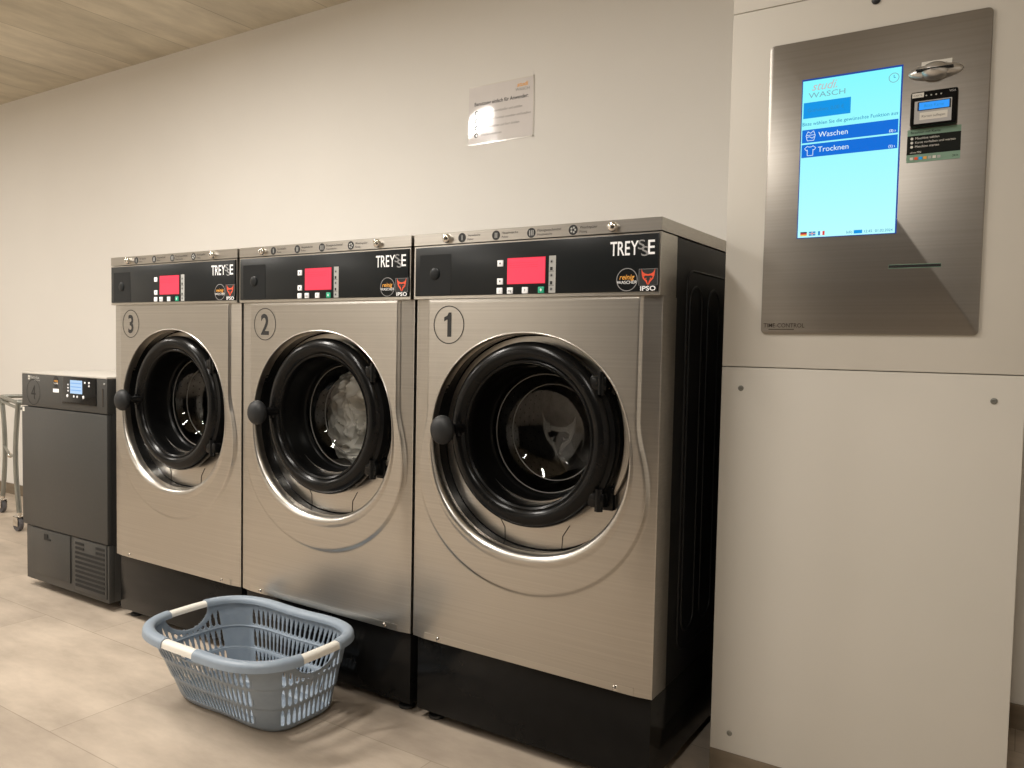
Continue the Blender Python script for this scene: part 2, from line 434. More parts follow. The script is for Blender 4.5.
def build_machine(num, label, cx, laundry=False):
    t = thing('washing_machine', label, 'washing machine', (cx, .004, 0), group='coin laundry washers standing in a row')
    H = W / 2 - .001
    # black cabinet, open at the front
    b = MB(); y0, y1, za, zb = .088, .80, .237, 1.305; hx = .3535
    b.add([(-hx, y0, za), (hx, y0, za), (hx, y1, za), (-hx, y1, za), (-hx, y0, zb), (hx, y0, zb), (hx, y1, zb), (-hx, y1, zb)],
          [(0, 3, 2, 1), (4, 5, 6, 7), (1, 2, 6, 5), (2, 3, 7, 6), (3, 0, 4, 7)], 'black_side')
    for sx in (-1, 1):
        xo = sx * hx
        for pts in (stadium(.222, .085, .34, 1.199), stadium(.352, .085, .34, 1.199), rrect(.156, .72, .30, 1.236, .04), stadium(.482, .085, .34, 1.199), stadium(.612, .085, .34, 1.199)):
            b.tube([(xo, a, z) for a, z in pts], .003, 'black_side', 8, closed=True)
    b.build('cabinet_body', t)
    fp = front_panel().build('front_panel', t, smooth=40)
    # recess: black wall and steel back plate
    rc = MB(); n = 120; vs = []; prof = [(0, .012), (0, .03), (-.001, .050), (-.004, .0535)]
    for i in range(n):
        th = 2 * PI * i / n; h = sel(th, .286, .275, 2.12)
        for d, y in prof: vs.append((math.cos(th) * (h + d), y, RZ + math.sin(th) * (h + d)))
    k = len(prof); fs = [(i * k + q, ((i + 1) % n) * k + q, ((i + 1) % n) * k + q + 1, i * k + q + 1) for i in range(n) for q in range(k - 1)]
    rc.add(vs, fs, 'black_gloss'); rc.build('door_recess', t)
    bp = MB(); vs = []
    for i in range(n):
        th = 2 * PI * i / n; h = sel(th, .286, .275, 2.12) - .0035
        vs += [(math.cos(th) * h, .0515, RZ + math.sin(th) * h), (math.cos(th) * .180, .0515, DZ + math.sin(th) * .172)]
    bp.add(vs, [(2 * i, 2 * i + 1, 2 * ((i + 1) % n) + 1, 2 * ((i + 1) % n)) for i in range(n)], 'steel')
    for sx in (-.085, .085):
        bp.tube([(sx * 1.0, .051, .538), (sx * 1.02, .051, .570), (sx * 1.25, .051, .60)], .0012, 'black_print', 6)
    bp.build('recess_plate', t)
    # door
    d = MB()
    prof = [(.196, .050), (.214, .049), (.226, .042), (.2340, .032), (.2348, .018), (.2310, .004), (.222, -.004), (.210, -.0075), (.199, -.006), (.192, -.001), (.1885, .004), (.186, .003),
            (.181, .006)]
    d.lathe_y(prof, 0, DZ, 'black_door', 128)
    d.lathe_y([(.181, .006), (.177, .012), (.1765, .026), (.174, .055), (.172, .074), (.169, .082), (.167, .088), (.165, .092), (.1625, .094), (.1605, .099), (.160, .106)], 0, DZ - .002, 'black_funnel', 128)
    door = d.build('door', t, smooth=50)
    g = MB(); g.lathe_y([(.1615, .096), (.159, .101), (.156, .110), (.150, .122), (.138, .138), (.121, .153), (.097, .165), (.067, .173), (.033, .177), (.001, .178)][::-1], 0, DZ - .004, 'glass', 96)
    g.build('door_glass', door, smooth=80)
    rg = MB()
    for r, y in ((.1555, .107), (.128, .145)):
        rg.lathe_y([(r + .0015 * math.cos(a), y + .0015 * math.sin(a)) for a in [2 * PI * i / 8 for i in range(9)]], 0, DZ - .004, 'glass_edge', 96)
    rg.build('glass_ring', door)
    hd = MB()
    hd.tube([(-.196, .004, DZ + .004), (-.205, -.022, DZ + .004), (-.214, -.040, DZ + .004)], [.014, .013, .018], 'black_door', 14)
    hd.tube([(-.203, -.004, DZ + .022), (-.203, -.004, DZ - .016)], .010, 'black_door', 12)
    hd.sphere((-.219, -.052, DZ + .002), .036, 'knob', (1.0, .66, 1.06))
    hd.build('door_handle', door, smooth=60)
    ha = MB()
    arc = []
    for i in range(13):
        a = -.62 + 1.24 * i / 12; arc.append((math.cos(a) * .243, .030, DZ + math.sin(a) * .243))
    for i in range(len(arc) - 1):
        pass
    vs = []; 
    for i in range(25):
        a = -.60 + 1.20 * i / 24
        for r, y in ((.226, .006), (.244, .010), (.249, .024), (.249, .049), (.226, .049)):
            vs.append((math.cos(a) * r, y, DZ + math.sin(a) * r))
    def loopf(k): return [(i * k + q, i * k + (q + 1) % k, (i + 1) * k + (q + 1) % k, (i + 1) * k + q) for i in range(24) for q in range(k)] + [tuple(range(k))[::-1], tuple(24 * k + q for q in range(k))]
    ha.add(vs, loopf(5), 'black_gloss'); ha.build('hinge_arm', door)
    for a in (.60, -.60):
        h = MB(); x, z = math.cos(a) * .246, DZ + math.sin(a) * .246
        h.box(x - .026, x + .020, -.001, .050, z - .019, z + .019, 'black_door', .008)
        h.tube([(x + .004, .006, z - .027), (x + .004, .006, z + .027)], .010, 'black_gloss', 14)
        h.box(x - .005, x + .030, .030, .051, z - .028, z + .028, 'black_door', .004)
        h.build('hinge', door)
    ib = MB()   # bright steel hinge strap seen between hinge arm and recess wall
    vs = []
    for i in range(25):
        a = -.50 + 1.0 * i / 24
        w = .007 * math.cos(a / .5 * 1.35) + .001
        for r, y in ((.264 - w, .034), (.264 + w, .034), (.264 + w, .040), (.264 - w, .040)):
            vs.append((math.cos(a) * r, y, DZ + math.sin(a) * r))
    ib.add(vs, loopf(4), 'steel_frame'); ib.build('hinge_strap', door)
    # drum
    dr = MB(); dr.lathe_y([(.162, .110), (.168, .114), (.172, .128)], 0, DZ, 'black_rubber', 96)
    dr.lathe_y([(.172, .128), (.185, .140), (.262, .150), (.270, .160), (.270, .56), (.262, .575), (.20, .58)], 0, DZ, 'drum', 96)
    dr.lathe_y([(.20, .58), (.12, .572), (.001, .570)], 0, DZ, 'drum', 96)
    for k in range(3):
        a = PI / 2 + 2 * PI * k / 3 + .4
        vs = []
        for r, w in ((.270, .05), (.215, .014)):
            for s_ in (-1, 1):
                for y in (.17, .56):
                    vs.append((math.cos(a) * r - math.sin(a) * s_ * w, y, DZ + math.sin(a) * r + math.cos(a) * s_ * w))
        dr.add(vs, [(0, 1, 5, 4), (2, 6, 7, 3), (4, 5, 7, 6), (0, 4, 6, 2), (1, 3, 7, 5)], 'drum')
    rows = 13
    for iy in range(rows):          # drum holes as small dark discs on the drum wall
        for ia in range(64):
            a = 2 * PI * (ia + .5 * (iy % 2)) / 64; r = .2692; y = .19 + .027 * iy; q = .0032
            cxx, czz = math.cos(a) * r, DZ + math.sin(a) * r; tx, tz = -math.sin(a), math.cos(a)
            pts = [(cxx + tx * q * math.cos(e), y + q * math.sin(e), czz + tz * q * math.cos(e)) for e in [2 * PI * j / 6 for j in range(6)]]
            dr.add(pts, [(0, 1, 2, 3, 4, 5)], 'black_matte')
    dr.build('drum', t, smooth=40)
    em = MB(); fox(em, .0, DZ - .012, .115, .1735, 'emblem'); em.build('glass_emblem', door, smooth=0)
    # number ring
    nm = MB(); nm.ring(-.237, 1.0975, .0478, .0505, -.0084, 'black_print', 64)
    if num == 1:
        nm.poly([(-.2415, 1.066), (-.2285, 1.066), (-.2285, 1.130), (-.2375, 1.130), (-.2415, 1.122), (-.2525, 1.1175), (-.2525, 1.1065), (-.2415, 1.1115)], -.0084, 'black_print')
    else: nm.text(str(num), -.237, 1.0975 - .0315, .090, -.0084, 'black_print', 'CENTER', .86, .022)
    nm.build('number_sticker', t, smooth=0)
    # bottom lip with screws
    lp = MB(); lp.box(-.311, .311, -.0005, .01, .2378, .2560, 'steel_frame')
    lp.build('bottom_lip', t)
    for sx in (-.263, .264):
        s_ = MB(); s_.lathe_y([(.0001, -.003), (.004, -.0025), (.0066, -.0005), (.007, .0015)], sx, .2465, 'chrome', 20)
        s_.box(sx - .0045, sx + .0045, -.0037, -.0025, .2458, .2472, 'black_matte'); s_.build('screw', t)
    # fascia frame + control panel
    fr = MB()
    fr.box(-.354, .354, -.012, .086, 1.1655, 1.3065, 'steel_frame', .0008, 1)
    fr.build('fascia_frame', t)
    cp = MB(); cp.box(-.350, .345, -.0165, -.010, 1.1735, 1.3025, 'black_fascia', .0015)
    cpo = cp.build('control_panel', t, loc=(.004, 0, 0)); y = -.0169
    sq = MB(); sq.quad(-.334, -.230, 1.176, 1.282, y, 'black_square')
    sq.lathe_y([(.016, y), (.016, -.0185), (.014, -.0195), (.008, -.0205), (.0001, -.0207)], -.283, 1.231, 'black_square', 32)
    sq.build('coin_blank', cpo)
    ds = MB(); ds.quad(-.0545, .0555, 1.1985, 1.263, y, 'red_line'); ds.quad(-.053, .0540, 1.200, 1.261, y - .0003, 'red_screen')
    for zz in (1.250, 1.244, 1.239): ds.quad(-.050, .035, zz, zz + .0009, y - .0005, 'red_line')
    ds.build('display', cpo, smooth=0)
    for bx, bz, m, tx in ((-.080, 1.251, 'white_print', '▲'), (-.080, 1.206, 'white_print', '▼'), (-.081, 1.1825, 'white_print', 'i'), (-.050, 1.1825, 'white_print', 'mg'), (-.006, 1.1825, 'white_print', 'F'), (.040, 1.1825, 'green_btn', '◊')):
        bx += .0055
        bt = MB(); bt.box(bx - .0085, bx + .0085, -.0195, -.016, bz - .0078, bz + .0078, m, .001)
        yy = -.0198
        if tx == '▲': bt.add([(bx - .003, yy, bz - .002), (bx + .003, yy, bz - .002), (bx, yy, bz + .003)], [(0, 1, 2)], 'black_print')
        elif tx == '▼': bt.add([(bx - .003, yy, bz + .002), (bx, yy, bz - .003), (bx + .003, yy, bz + .002)], [(0, 1, 2)], 'black_print')
        elif tx == '◊': bt.add([(bx - .003, yy, bz), (bx, yy, bz - .004), (bx + .003, yy, bz), (bx, yy, bz + .004)], [(0, 1, 2, 3)], 'white_print')
        else: bt.text(tx, bx, bz - .003, .009, yy, 'black_print', 'CENTER')
        bt.build('button', cpo)
    st = MB(); st.quad(.0655, .0845, 1.174 + .001, 1.264, y, 'strip_grey')
    for i, zz in enumerate((1.250, 1.234, 1.217, 1.200, 1.184)):
        if i % 2 == 0: st.disc(.073, zz, .0045, y - .0004, 'grey_print', 14); st.quad(.071, .075, zz - .002, zz + .002, y - .0006, 'black_print')
        else: st.quad(.069, .076, zz - .005, zz + .003, y - .0004, 'black_print'); st.quad(.0665, .0805, zz - .0075, zz - .0065, y - .0005, 'black_print')
    st.build('indicator_strip', cpo, smooth=0)
    lg = MB()
    ws = [text_geo(ch, .012)[2] for ch in 'TREY']; gap = .05; k = .070 / (sum(ws) + 3 * gap); xx = .2275
    for ch, w_ in zip('TREY', ws):
        lg.text(ch, xx, 1.2565, .0455, y, 'white_print', 'LEFT', k / .0455, .012); xx += (w_ + gap) * k
    for sx_, sz_ in ((.2960, 1.2680), (.3045, 1.2530)):
        lg.text('S', sx_, sz_, .031, y - (.0002 if sz_ < 1.26 else 0), 'grey_print', 'LEFT',   .0175 / (text_geo('S', .008)[2] * .031), .008)
    lg.text('E', .3205, 1.2565, .0455, y, 'white_print', 'LEFT', .0165 / (text_geo('E', .012)[2] * .0455), .012)
    lg.build('maker_lettering', cpo, smooth=0)
    re_ = MB(); reinig(re_, .271, 1.201, .0262, y); re_.build('round_logo_sticker', cpo, smooth=0)
    fx = MB(); fx.quad(.300, .3455, 1.187, 1.224, y, 'grey_print'); fx.quad(.3008, .3447, 1.1875, 1.2232, y - .0002, 'black_print')
    fox(fx, .3228, 1.206, .036, y - .0004, 'red_orange')
    fx.text('IPSO', .3228, 1.1755, .0145, y, 'white_print', 'CENTER', 1.3, .02)
    fx.build('fox_logo_sticker', cpo, smooth=0)
    # top cover
    tp = MB(); tp.box(-.355, .355, -.012, .80, 1.3085, 1.3385, 'steel', .0006, 1); tpo = tp.build('top_cover', t)
    for sx in (-.241, .236):
        lk = MB(); lk.lathe_y([(.0115, -.010), (.0118, -.020), (.010, -.024), (.0075, -.0255), (.0001, -.026)], sx, 1.3225, 'chrome', 24)
        lk.box(sx - .001, sx + .001, -.0268, -.0258, 1.318, 1.327, 'black_matte'); lk.build('lock', tpo)
    for i, (sx, w1, w2) in enumerate(((-.195, 'Vorwäsche', 'Pulver'), (-.089, 'Hauptwäsche', 'Pulver'), (.015, 'Flüssigwaschmittel', 'Hauptwäsche'), (.131, 'Weichspüler', 'Flüssig'))):
        sk = MB(); yy = -.0124; sk.disc(sx, 1.3225, .0122, yy, 'black_print', 32)
        if i < 3:
            for q in range(i + 1): sk.quad(sx - .0012 + (q - i / 2) * .005, sx + .0012 + (q - i / 2) * .005, 1.316, 1.329, yy - .0003, 'strip_grey')
        else:
            for q in range(5):
                a = 2 * PI * q / 5; sk.disc(sx + .0055 * math.cos(a), 1.3225 + .0055 * math.sin(a), .0026, yy - .0003, 'strip_grey', 10)
        sk.text(w1, sx + .0175, 1.3245, .0090, yy, 'black_print'); sk.text(w2, sx + .0175, 1.3150, .0078, yy, 'black_print')
        sk.build('instruction_sticker', tpo, smooth=0)
    # plinth
    pl = MB(); pl.box(-.345, .3495, .014, .78, .030, .2345, 'black_gloss', .002); po = pl.build('plinth', t)
    for fx_, fy in ((-.305, .055), (.305, .055), (-.305, .70), (.305, .70)):
        ft = MB(); ft.lathe_z([(.0001, 0), (.022, 0), (.024, .003), (.022, .009), (.014, .013), (.008, .014), (.008, .032)], fx_, fy, 'black_rubber', 24)
        ft.lathe_z([(.0001, .016), (.012, .016), (.012, .024), (.0001, .024)], fx_, fy, 'chrome', 6); ft.build('foot', po)
    return t

spec = [(1, 'steel front loading washer marked with a circled 1, nearest the white terminal cabinet', -.355),
        (2, 'steel front loading washer marked with a circled 2, white laundry inside, behind the basket', -.355 - PITCH),
        (3, 'steel front loading washer marked with a circled 3, beside the dark grey dryer', -.355 - 2 * PITCH)]
for n, lb, cx in spec: build_machine(n, lb, cx)

# laundry tumbling in the middle washer
def laundry(cx):
    from mathutils import noise
    def fold(x, z, k, o):
        p = Vector((x * k, z * k, o)); wv = Vector((noise.noise(p * .7 + Vector((5, 1, 2))), noise.noise(p * .7 + Vector((1, 8, 3))), 0))
        return 1 - abs(noise.noise(p + wv * 1.6)) * 2
    NT, NR = 180, 60; bm = bmesh.new(); rows = []
    def rim(th):
        up = max(0, math.sin(th)); base = .252 - .105 * up ** 1.5
        return base * (1 + .05 * math.sin(3 * th + .6) * up + .04 * math.sin(7 * th) * up)
    for side in (0, 1):
        for j in range(NR + 1):
            f = j / NR; ring = []
            for i in range(NT):
                th = 2 * PI * i / NT; r = rim(th) * (f if side == 0 else 1 - f)
                x, z = r * math.cos(th), r * math.sin(th); e = math.sqrt(max(0, 1 - (r / rim(th)) ** 2.6))
                if side == 0:
                    relief = .050 * (1 - fold(x, z, 11, 3.1)) + .026 * (1 - fold(x, z, 24, 8.4)) + .05 * (noise.noise(Vector((x * 6, z * 6, 2))) * .5 + .5)
                    y = .181 + .090 * (1 - e) + relief * (.25 + .75 * e)
                    if r > .15: y = max(y, .168)
                else: y = .30 + .16 * e
                ring.append(bm.verts.new((x, y, DZ + z)))
            rows.append(ring)
    for q in range(len(rows) - 1):
        for i in range(NT):
            k = (i + 1) % NT
            bm.faces.new((rows[q][i], rows[q][k], rows[q + 1][k], rows[q + 1][i]))
    bmesh.ops.remove_doubles(bm, verts=bm.verts[:], dist=.0002)
    bmesh.ops.recalc_face_normals(bm, faces=bm.faces[:])
    mb = MB(); mb.bm(bm, 'linen')
    # folded fabric edges lying on the heap
    o = mb.build('laundry_heap', None, 60, (cx, 0, 0))
    tag(o, 'crumpled white laundry pressed against the door glass of the washer marked 2', 'laundry')
laundry(-.355 - PITCH)

# ------------------------------------------------------------------ tumble dryer
def build_dryer():
    t = thing('tumble_dryer', 'narrow dark grey tumble dryer marked 4 with small lit screen, left of the washers', 'dryer', (-2.5065, 0, 0))
    X0, X1 = -.3135, .3125
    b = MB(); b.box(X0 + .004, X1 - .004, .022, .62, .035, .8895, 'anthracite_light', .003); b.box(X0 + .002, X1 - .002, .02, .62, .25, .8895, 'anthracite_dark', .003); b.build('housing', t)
    tp = MB(); tp.box(X0, X1, .0, .63, .8905, .8975, 'pale_top', .0015); tp.build('top_cover', t)
    c = MB(); c.box(X0, X1, 0, .03, .7585, .8900, 'anthracite', .002); co = c.build('control_housing', t)
    y = -.0006
    d = MB(); plate(d, [(.005, .785), (.244, .785), (.244, .8895), (.016, .8895), (.001, .80)], -.004, .012, 'black_gloss', .0015); do = d.build('display_panel', co)
    s_ = MB(); s_.quad(.066, .152, .826, .878, -.0046, 'dryer_screen')
    for zz in (.864, .850, .837): s_.quad(.070, .146, zz, zz + .004, -.005, 'dryer_line')
    s_.build('screen', do, smooth=0)
    for bx, bz, r in ((.052, .859, .0035), (.052, .847, .0035), (.052, .835, .0035), (.171, .871, .004), (.200, .871, .0045), (.200, .859, .0035), (.046, .815, .006), (.093, .8145, .0045), (.117, .8145, .0045), (.160, .8145, .006)):
        k = MB(); k.lathe_y([(r, -.0038), (r, -.0056), (r * .8, -.0062), (.0001, -.0062)], bx, bz, 'white_print', 16); k.build('button', do)
    nm = MB(); nm.ring(-.2205, .817, .0505, .0530, y, 'black_print', 56); nm.text('4', -.2215, .788, .082, y, 'black_print', 'CENTER', .95, .0); nm.build('number_sticker', co, smooth=0)
    lg = MB(); lg.quad(-.262, -.248, .868, .884, y, 'label_white'); lg.quad(-.258, -.252, .872, .880, y - .0003, 'anthracite')
    lg.text('Electrolux', -.244, .8725, .0175, y, 'strip_grey', 'LEFT', 1.0, .008); lg.text('PROFESSIONAL', -.165, .864, .0072, y, 'strip_grey', 'RIGHT'); lg.build('maker_lettering', co, smooth=0)
    st = MB(); st.disc(-.046, .868, .020, y, 'black_print', 32, .021); st.text('reinig', -.046, .866, .013, y - .0003, 'orange_print', 'CENTER', 1, .015, .2); st.text('WASCHER', -.046, .857, .0075, y - .0003, 'white_print', 'CENTER')
    st.quad(-.062, -.030, .846, .849, y, 'black_print'); st.quad(-.062, -.030, .8405, .844, y, 'black_print')
    st.quad(-.068, -.024, .824, .838, y, 'white_print'); st.build('logo_sticker', co, smooth=0)
    sl = MB(); sl.quad(.281, .291, .785, .853, y, 'black_matte'); sl.quad(.284, .2875, .787, .851, y - .0003, 'brown_print'); sl.build('card_slot', co, smooth=0)
    ld = MB(); ld.lathe_y([(.004, 0), (.004, -.002), (.0001, -.0025)], .297, .872, 'strip_grey', 14); ld.build('indicator_lamp', co)
    dd = MB(); dd.box(X0 - .002, X1, -.001, .02, .262, .7545, 'anthracite', .003); do2 = dd.build('door', t)
    lb = MB(); lb.quad(-.308, -.291, .734, .752, -.0014, 'label_white'); lb.build('small_label', do2, smooth=0)
    lo = MB(); lo.box(X0 + .016, X1 - .002, .006, .03, .035, .258, 'anthracite_light', .002); loo = lo.build('base_panel', t)
    h = MB(); h.box(-.252, .046, .0005, .007, .068, .256, 'anthracite', .001)
    h.box(-.146, -.118, -.0015, .001, .216, .240, 'black_matte'); h.box(-.118, -.098, -.0015, .001, .216, .222, 'black_matte'); h.build('filter_hatch', loo)
    v = MB(); v.box(.078, .300, .0015, .007, .050, .256, 'anthracite', .001)
    for i in range(10):
        z = .238 - i * .0185
        if i < 2:
            v.box(.086, .146, -.0005, .002, z - .0045, z + .0045, 'black_matte'); v.box(.230, .288, -.0005, .002, z - .0045, z + .0045, 'black_matte')
        else: v.box(.086, .288, -.0005, .002, z - .0045, z + .0045, 'black_matte')
    v.build('vent_grille', loo)
    for fx_ in (-.26, .26):
        for fy in (.10, .56):
            f = MB(); f.lathe_z([(.0001, 0), (.02, 0), (.022, .004), (.018, .010), (.008, .012), (.008, .037)], fx_, fy, 'black_rubber', 20); f.build('foot', t)
build_dryer()

# ------------------------------------------------------------------ laundry basket
def build_basket():
    CX, CY = -1.128, -.212
    t = thing('laundry_basket', 'blue grey slotted plastic laundry basket with cream grips on the floor before washer 2', 'laundry basket', (CX, CY, 0))
    ZT = .226
    def outline(u, s_):           # s_ 0 bottom .. 1 rim ; u in [0,1)
        th = 2 * PI * u
        a = .231 + (.278 - .231) * s_; b = .124 + (.190 - .124) * s_
        n = 4.2 - .9 * s_
        r = sel(th, a, b, n)
        x, y = r * math.cos(th), r * math.sin(th)
        # hip-hugging: back long side pulled in at its middle, front slightly too
        g = math.exp(-(x / .13) ** 2)
        if y > 0: y -= .014 * g * s_
        else: y += .006 * g * s_
        y += .042 * (1 - s_); x -= .020 * (1 - s_)
        return x, y
    # arc-length parametrisation at mid height
    K = 4000; pts = [outline(i / K, .55) for i in range(K + 1)]; cum = [0]
    for i in range(K): cum.append(cum[-1] + math.hypot(pts[i + 1][0] - pts[i][0], pts[i + 1][1] - pts[i][1]))
    PER = cum[-1]; NU = 972
    us = []; j = 0
    for i in range(NU):
        target = PER * i / NU
        while cum[j + 1] < target: j += 1
        f = (target - cum[j]) / (cum[j + 1] - cum[j]); us.append((j + f) / K)
    NV = 60; zs = [.004 + (ZT - .004) * i / NV for i in range(NV + 1)]
    def step(v):   # outward steps at the two ridges
        return .0035 * (v > .36) + .0035 * (v > .66)
    tiers = ((.10, .335), (.39, .635), (.69, .90))
    vs = []; 
    for iv in range(NV + 1):
        v = iv / NV
        for u in us:
            x, y = outline(u, v); L = math.hypot(x, y); k = 1 + (step(v) - .007) / L
            # rounded bottom edge
            if v < .08: q = (1 - v / .08) ** 2 * .012 / L; k -= q
            vs.append((x * k, y * k, zs[iv]))
    pitch = 12
    def corner(u):
        x, y = outline(u, .5); return x, y
    fs = []
    grips = {}
    for iu in range(NU):
        um = us[iu]; x, y = outline(um, .6); th = math.atan2(y, x)
        side_x = abs(x) > .222 and abs(y - .012) < .098
        side_y = abs(y - .012) > .13 and abs(x) < .182
        slotted = side_x or side_y
        ph = iu % pitch
        for iv in range(NV):
            v = (iv + .5) / NV; hole = False
            if slotted:
                for a, b in tiers:
                    if a < v < b:
                        f = (v - a) / (b - a)
                        w = 3.6 * min(1, (f + .05) / .12) * (1 if f < .45 else 1 - ((f - .45) / .55) ** 2 * .85)
                        hole = abs(ph - 5.5) < w
            # hand holes below the end grips
            if abs(x) > .2:
                e = ((y - .012) / .068) ** 2 + ((v - .99) / .24) ** 2
                if e < 1 and v < .985: hole = True
                elif e < 1.55: hole = False
            if y < -.1:
                e = ((x + .035) / .064) ** 2 + ((v - .99) / .17) ** 2
                if e < 1 and v < .985: hole = True
                elif e < 1.6: hole = False
            if not hole:
                j = (iu + 1) % NU
                fs.append((iv * NU + iu, iv * NU + j, (iv + 1) * NU + j, (iv + 1) * NU + iu))
    # bottom, a slotted plate
    base = len(vs)
    mb = MB(); mb.add(vs, fs, 'basket')
    nb = len(vs)
    bvs = [(0, .034, .004)] ; rings_ = [.33, .66, 1.0]
    for q in rings_[:-1]:
        for iu in range(NU): bvs.append((vs[iu][0] * q, .034 + (vs[iu][1] - .034) * q, .004))
    bfs = []
    for iu in range(NU):
        j = (iu + 1) % NU
        bfs.append((0, 1 + iu, 1 + j)); bfs.append((1 + iu, 1 + NU + iu, 1 + NU + j, 1 + j))
    mb.add(bvs, bfs, 'basket')
    mb.add([(vs[i][0] * .66, .034 + (vs[i][1] - .034) * .66, .004) for i in range(NU)] + [vs[i] for i in range(NU)], [(i, NU + i, NU + (i + 1) % NU, (i + 1) % NU) for i in range(NU)], 'basket')
    o = mb.build('basket_body', t, smooth=50)
    sm = o.modifiers.new('wall', 'SOLIDIFY'); sm.thickness = .0028; sm.offset = 1
    # inside ridges
    rd = MB()
    for v in (.36, .66):
        rd.tube([(outline(u, v)[0] * .985, outline(u, v)[1] * .985, .004 + (ZT - .004) * v) for u in us[::10]], .0026, 'basket', 8, closed=True)
    rd.build('wall_ridge', t, smooth=60)
    # rolled rim in blue segments and cream grips
    def rim_pt(u): x, y = outline(u, 1.0); return x, y
    def zrim(x, y): return ZT + .004 * min(1, (abs(x) / .28) ** 2 * 1) * 1.0
    R = 400; ru = []; K2 = [rim_pt(i / 4000) for i in range(4001)]; c2 = [0]
    for i in range(4000): c2.append(c2[-1] + math.hypot(K2[i + 1][0] - K2[i][0], K2[i + 1][1] - K2[i][1]))
    j = 0
    for i in range(R):
        tg = c2[-1] * i / R
        while c2[j + 1] < tg: j += 1
        ru.append((j + (tg - c2[j]) / (c2[j + 1] - c2[j])) / 4000)
    def is_grip(x, y):
        if x > .2 and abs(y + .002) < .062: return 'right'
        if x < -.2 and abs(y - .004) < .062: return 'left'
        if y < -.12 and abs(x + .035) < .066: return 'front'
        return None
    kinds = [is_grip(*rim_pt(u)) for u in ru]
    def sweep(idx, name, m, w, h, droop, ext=0):
        b = MB(); prof = []
        for q in range(13):          # inverted U, outer edge lower
            a = PI * q / 12; prof.append((math.cos(a) * w, math.sin(a) * h))
        prof = [(w + .001, droop)] + prof + [(-w, -.006)]
        prof += [(-w + .0025, -.006), (-w + .003, 0)] + [(math.cos(PI - PI * q / 8) * (w - .003), math.sin(PI * q / 8) * (h - .003)) for q in range(9)] + [(w - .0015, droop)]
        k = len(prof); vv = []
        for i in idx:
            u = ru[i % R]; x, y = rim_pt(u); x2, y2 = rim_pt((u + .0008) % 1); x1, y1 = rim_pt((u - .0008) % 1)
            tx, ty = x2 - x1, y2 - y1; L = math.hypot(tx, ty); nx, ny = ty / L, -tx / L
            for p, q in prof: vv.append((x + nx * (p + .006), y + ny * (p + .006), zrim(x, y) + q))
        n = len(idx); ff = []
        for i in range(n - 1):
            for q in range(k): q2 = (q + 1) % k; ff.append((i * k + q, (i + 1) * k + q, (i + 1) * k + q2, i * k + q2))
        ff.append(tuple(range(k))); ff.append(tuple((n - 1) * k + q for q in range(k))[::-1])
        b.add(vv, ff, m)
        return b.build(name, t, smooth=50)
    st = next(i for i in range(R) if kinds[i] and not kinds[i - 1])
    seq = [(st + i) for i in range(R + 1)]; run = [seq[0]]; cur = kinds[st % R] is not None
    for i in seq[1:]:
        g = kinds[i % R] is not None
        if g != cur or i == seq[-1]:
            run.append(i)
            if cur: tag(sweep(run, 'grip', 'grip', .0135, .010, -.010), 'cream plastic grip on the basket rim')
            else: sweep(run, 'rim', 'basket', .0165, .013, -.012)
            run = [i]; cur = g
        else: run.append(i)
build_basket()

# ------------------------------------------------------------------ laundry trolley behind the dryer
def build_trolley():
    A = Vector((-3.80, .45, 0)); B = Vector((-4.35, .62, 0)); s_ = Vector((.11, .26, 0))
    t = thing('laundry_trolley', 'grey tubular laundry trolley on castors standing by the wall beyond the dryer', 'trolley', A)
    P = [A, B, B + s_ * .6, A + s_]
    ctr = sum(P, Vector()) / 4
    fr = MB()
    top = [Vector((p.x, p.y, .688)) - A for p in P]
    fr.tube(top, .011, 'tube', 12, closed=True)
    low = [Vector((p.x, p.y, .660)) - A for p in P]
    fr.tube(low, .008, 'tube', 10, closed=True)
    fr.build('top_frame', t)
    for p in P:
        d = Vector((-1, -.1, 0)) if p in (P[0], P[3]) else Vector((1, .1, 0))
        lg = MB(); pts = []
        for i in range(15):
            f = i / 14; z = .10 + .588 * f
            bow = math.sin(PI * f) * .028
            q = p + d * (bow + .0) - A; pts.append((q.x, q.y, z))
        lg.tube(pts, .0125, 'tube', 12); lg.build('leg', t)
    for i in (0, 2):
        br = MB(); a, b = P[i], P[(i + 1) % 4]; k_ = 1 if i == 0 else -1; d1 = Vector((-.027 * k_, 0, 0)); d2 = Vector((.027 * k_, 0, 0))
        q1 = a + d1 - A; q2 = b + d2 - A; m = (q1 + q2) / 2
        br.tube([(q1.x, q1.y, .40), (m.x, m.y, .375), (q2.x, q2.y, .40)], .007, 'tube', 10)
        br.sphere((m.x, m.y, .375), .014, 'chrome'); br.build('cross_brace', t)
    for p in P:
        c = MB(); q = p - A
        c.tube([(q.x, q.y, .115), (q.x, q.y, .075)], .010, 'chrome', 12)
        c.box(q.x - .030, q.x + .014, q.y - .019, q.y - .015, .030, .082, 'chrome', .001); c.box(q.x - .030, q.x + .014, q.y + .015, q.y + .019, .030, .082, 'chrome', .001); c.box(q.x - .030, q.x + .014, q.y - .019, q.y + .019, .078, .083, 'chrome', .001)
        co = c.build('castor', t)
        w = MB(); w.lathe_y([(.0001, q.y - .012), (.012, q.y - .013), (.013, q.y - .010), (.027, q.y - .010), (.036, q.y - .011), (.038, q.y - .006), (.038, q.y + .006), (.036, q.y + .011), (.0001, q.y + .012)], q.x - .012, .038, 'wheel', 32); w.build('wheel', co)
build_trolley()

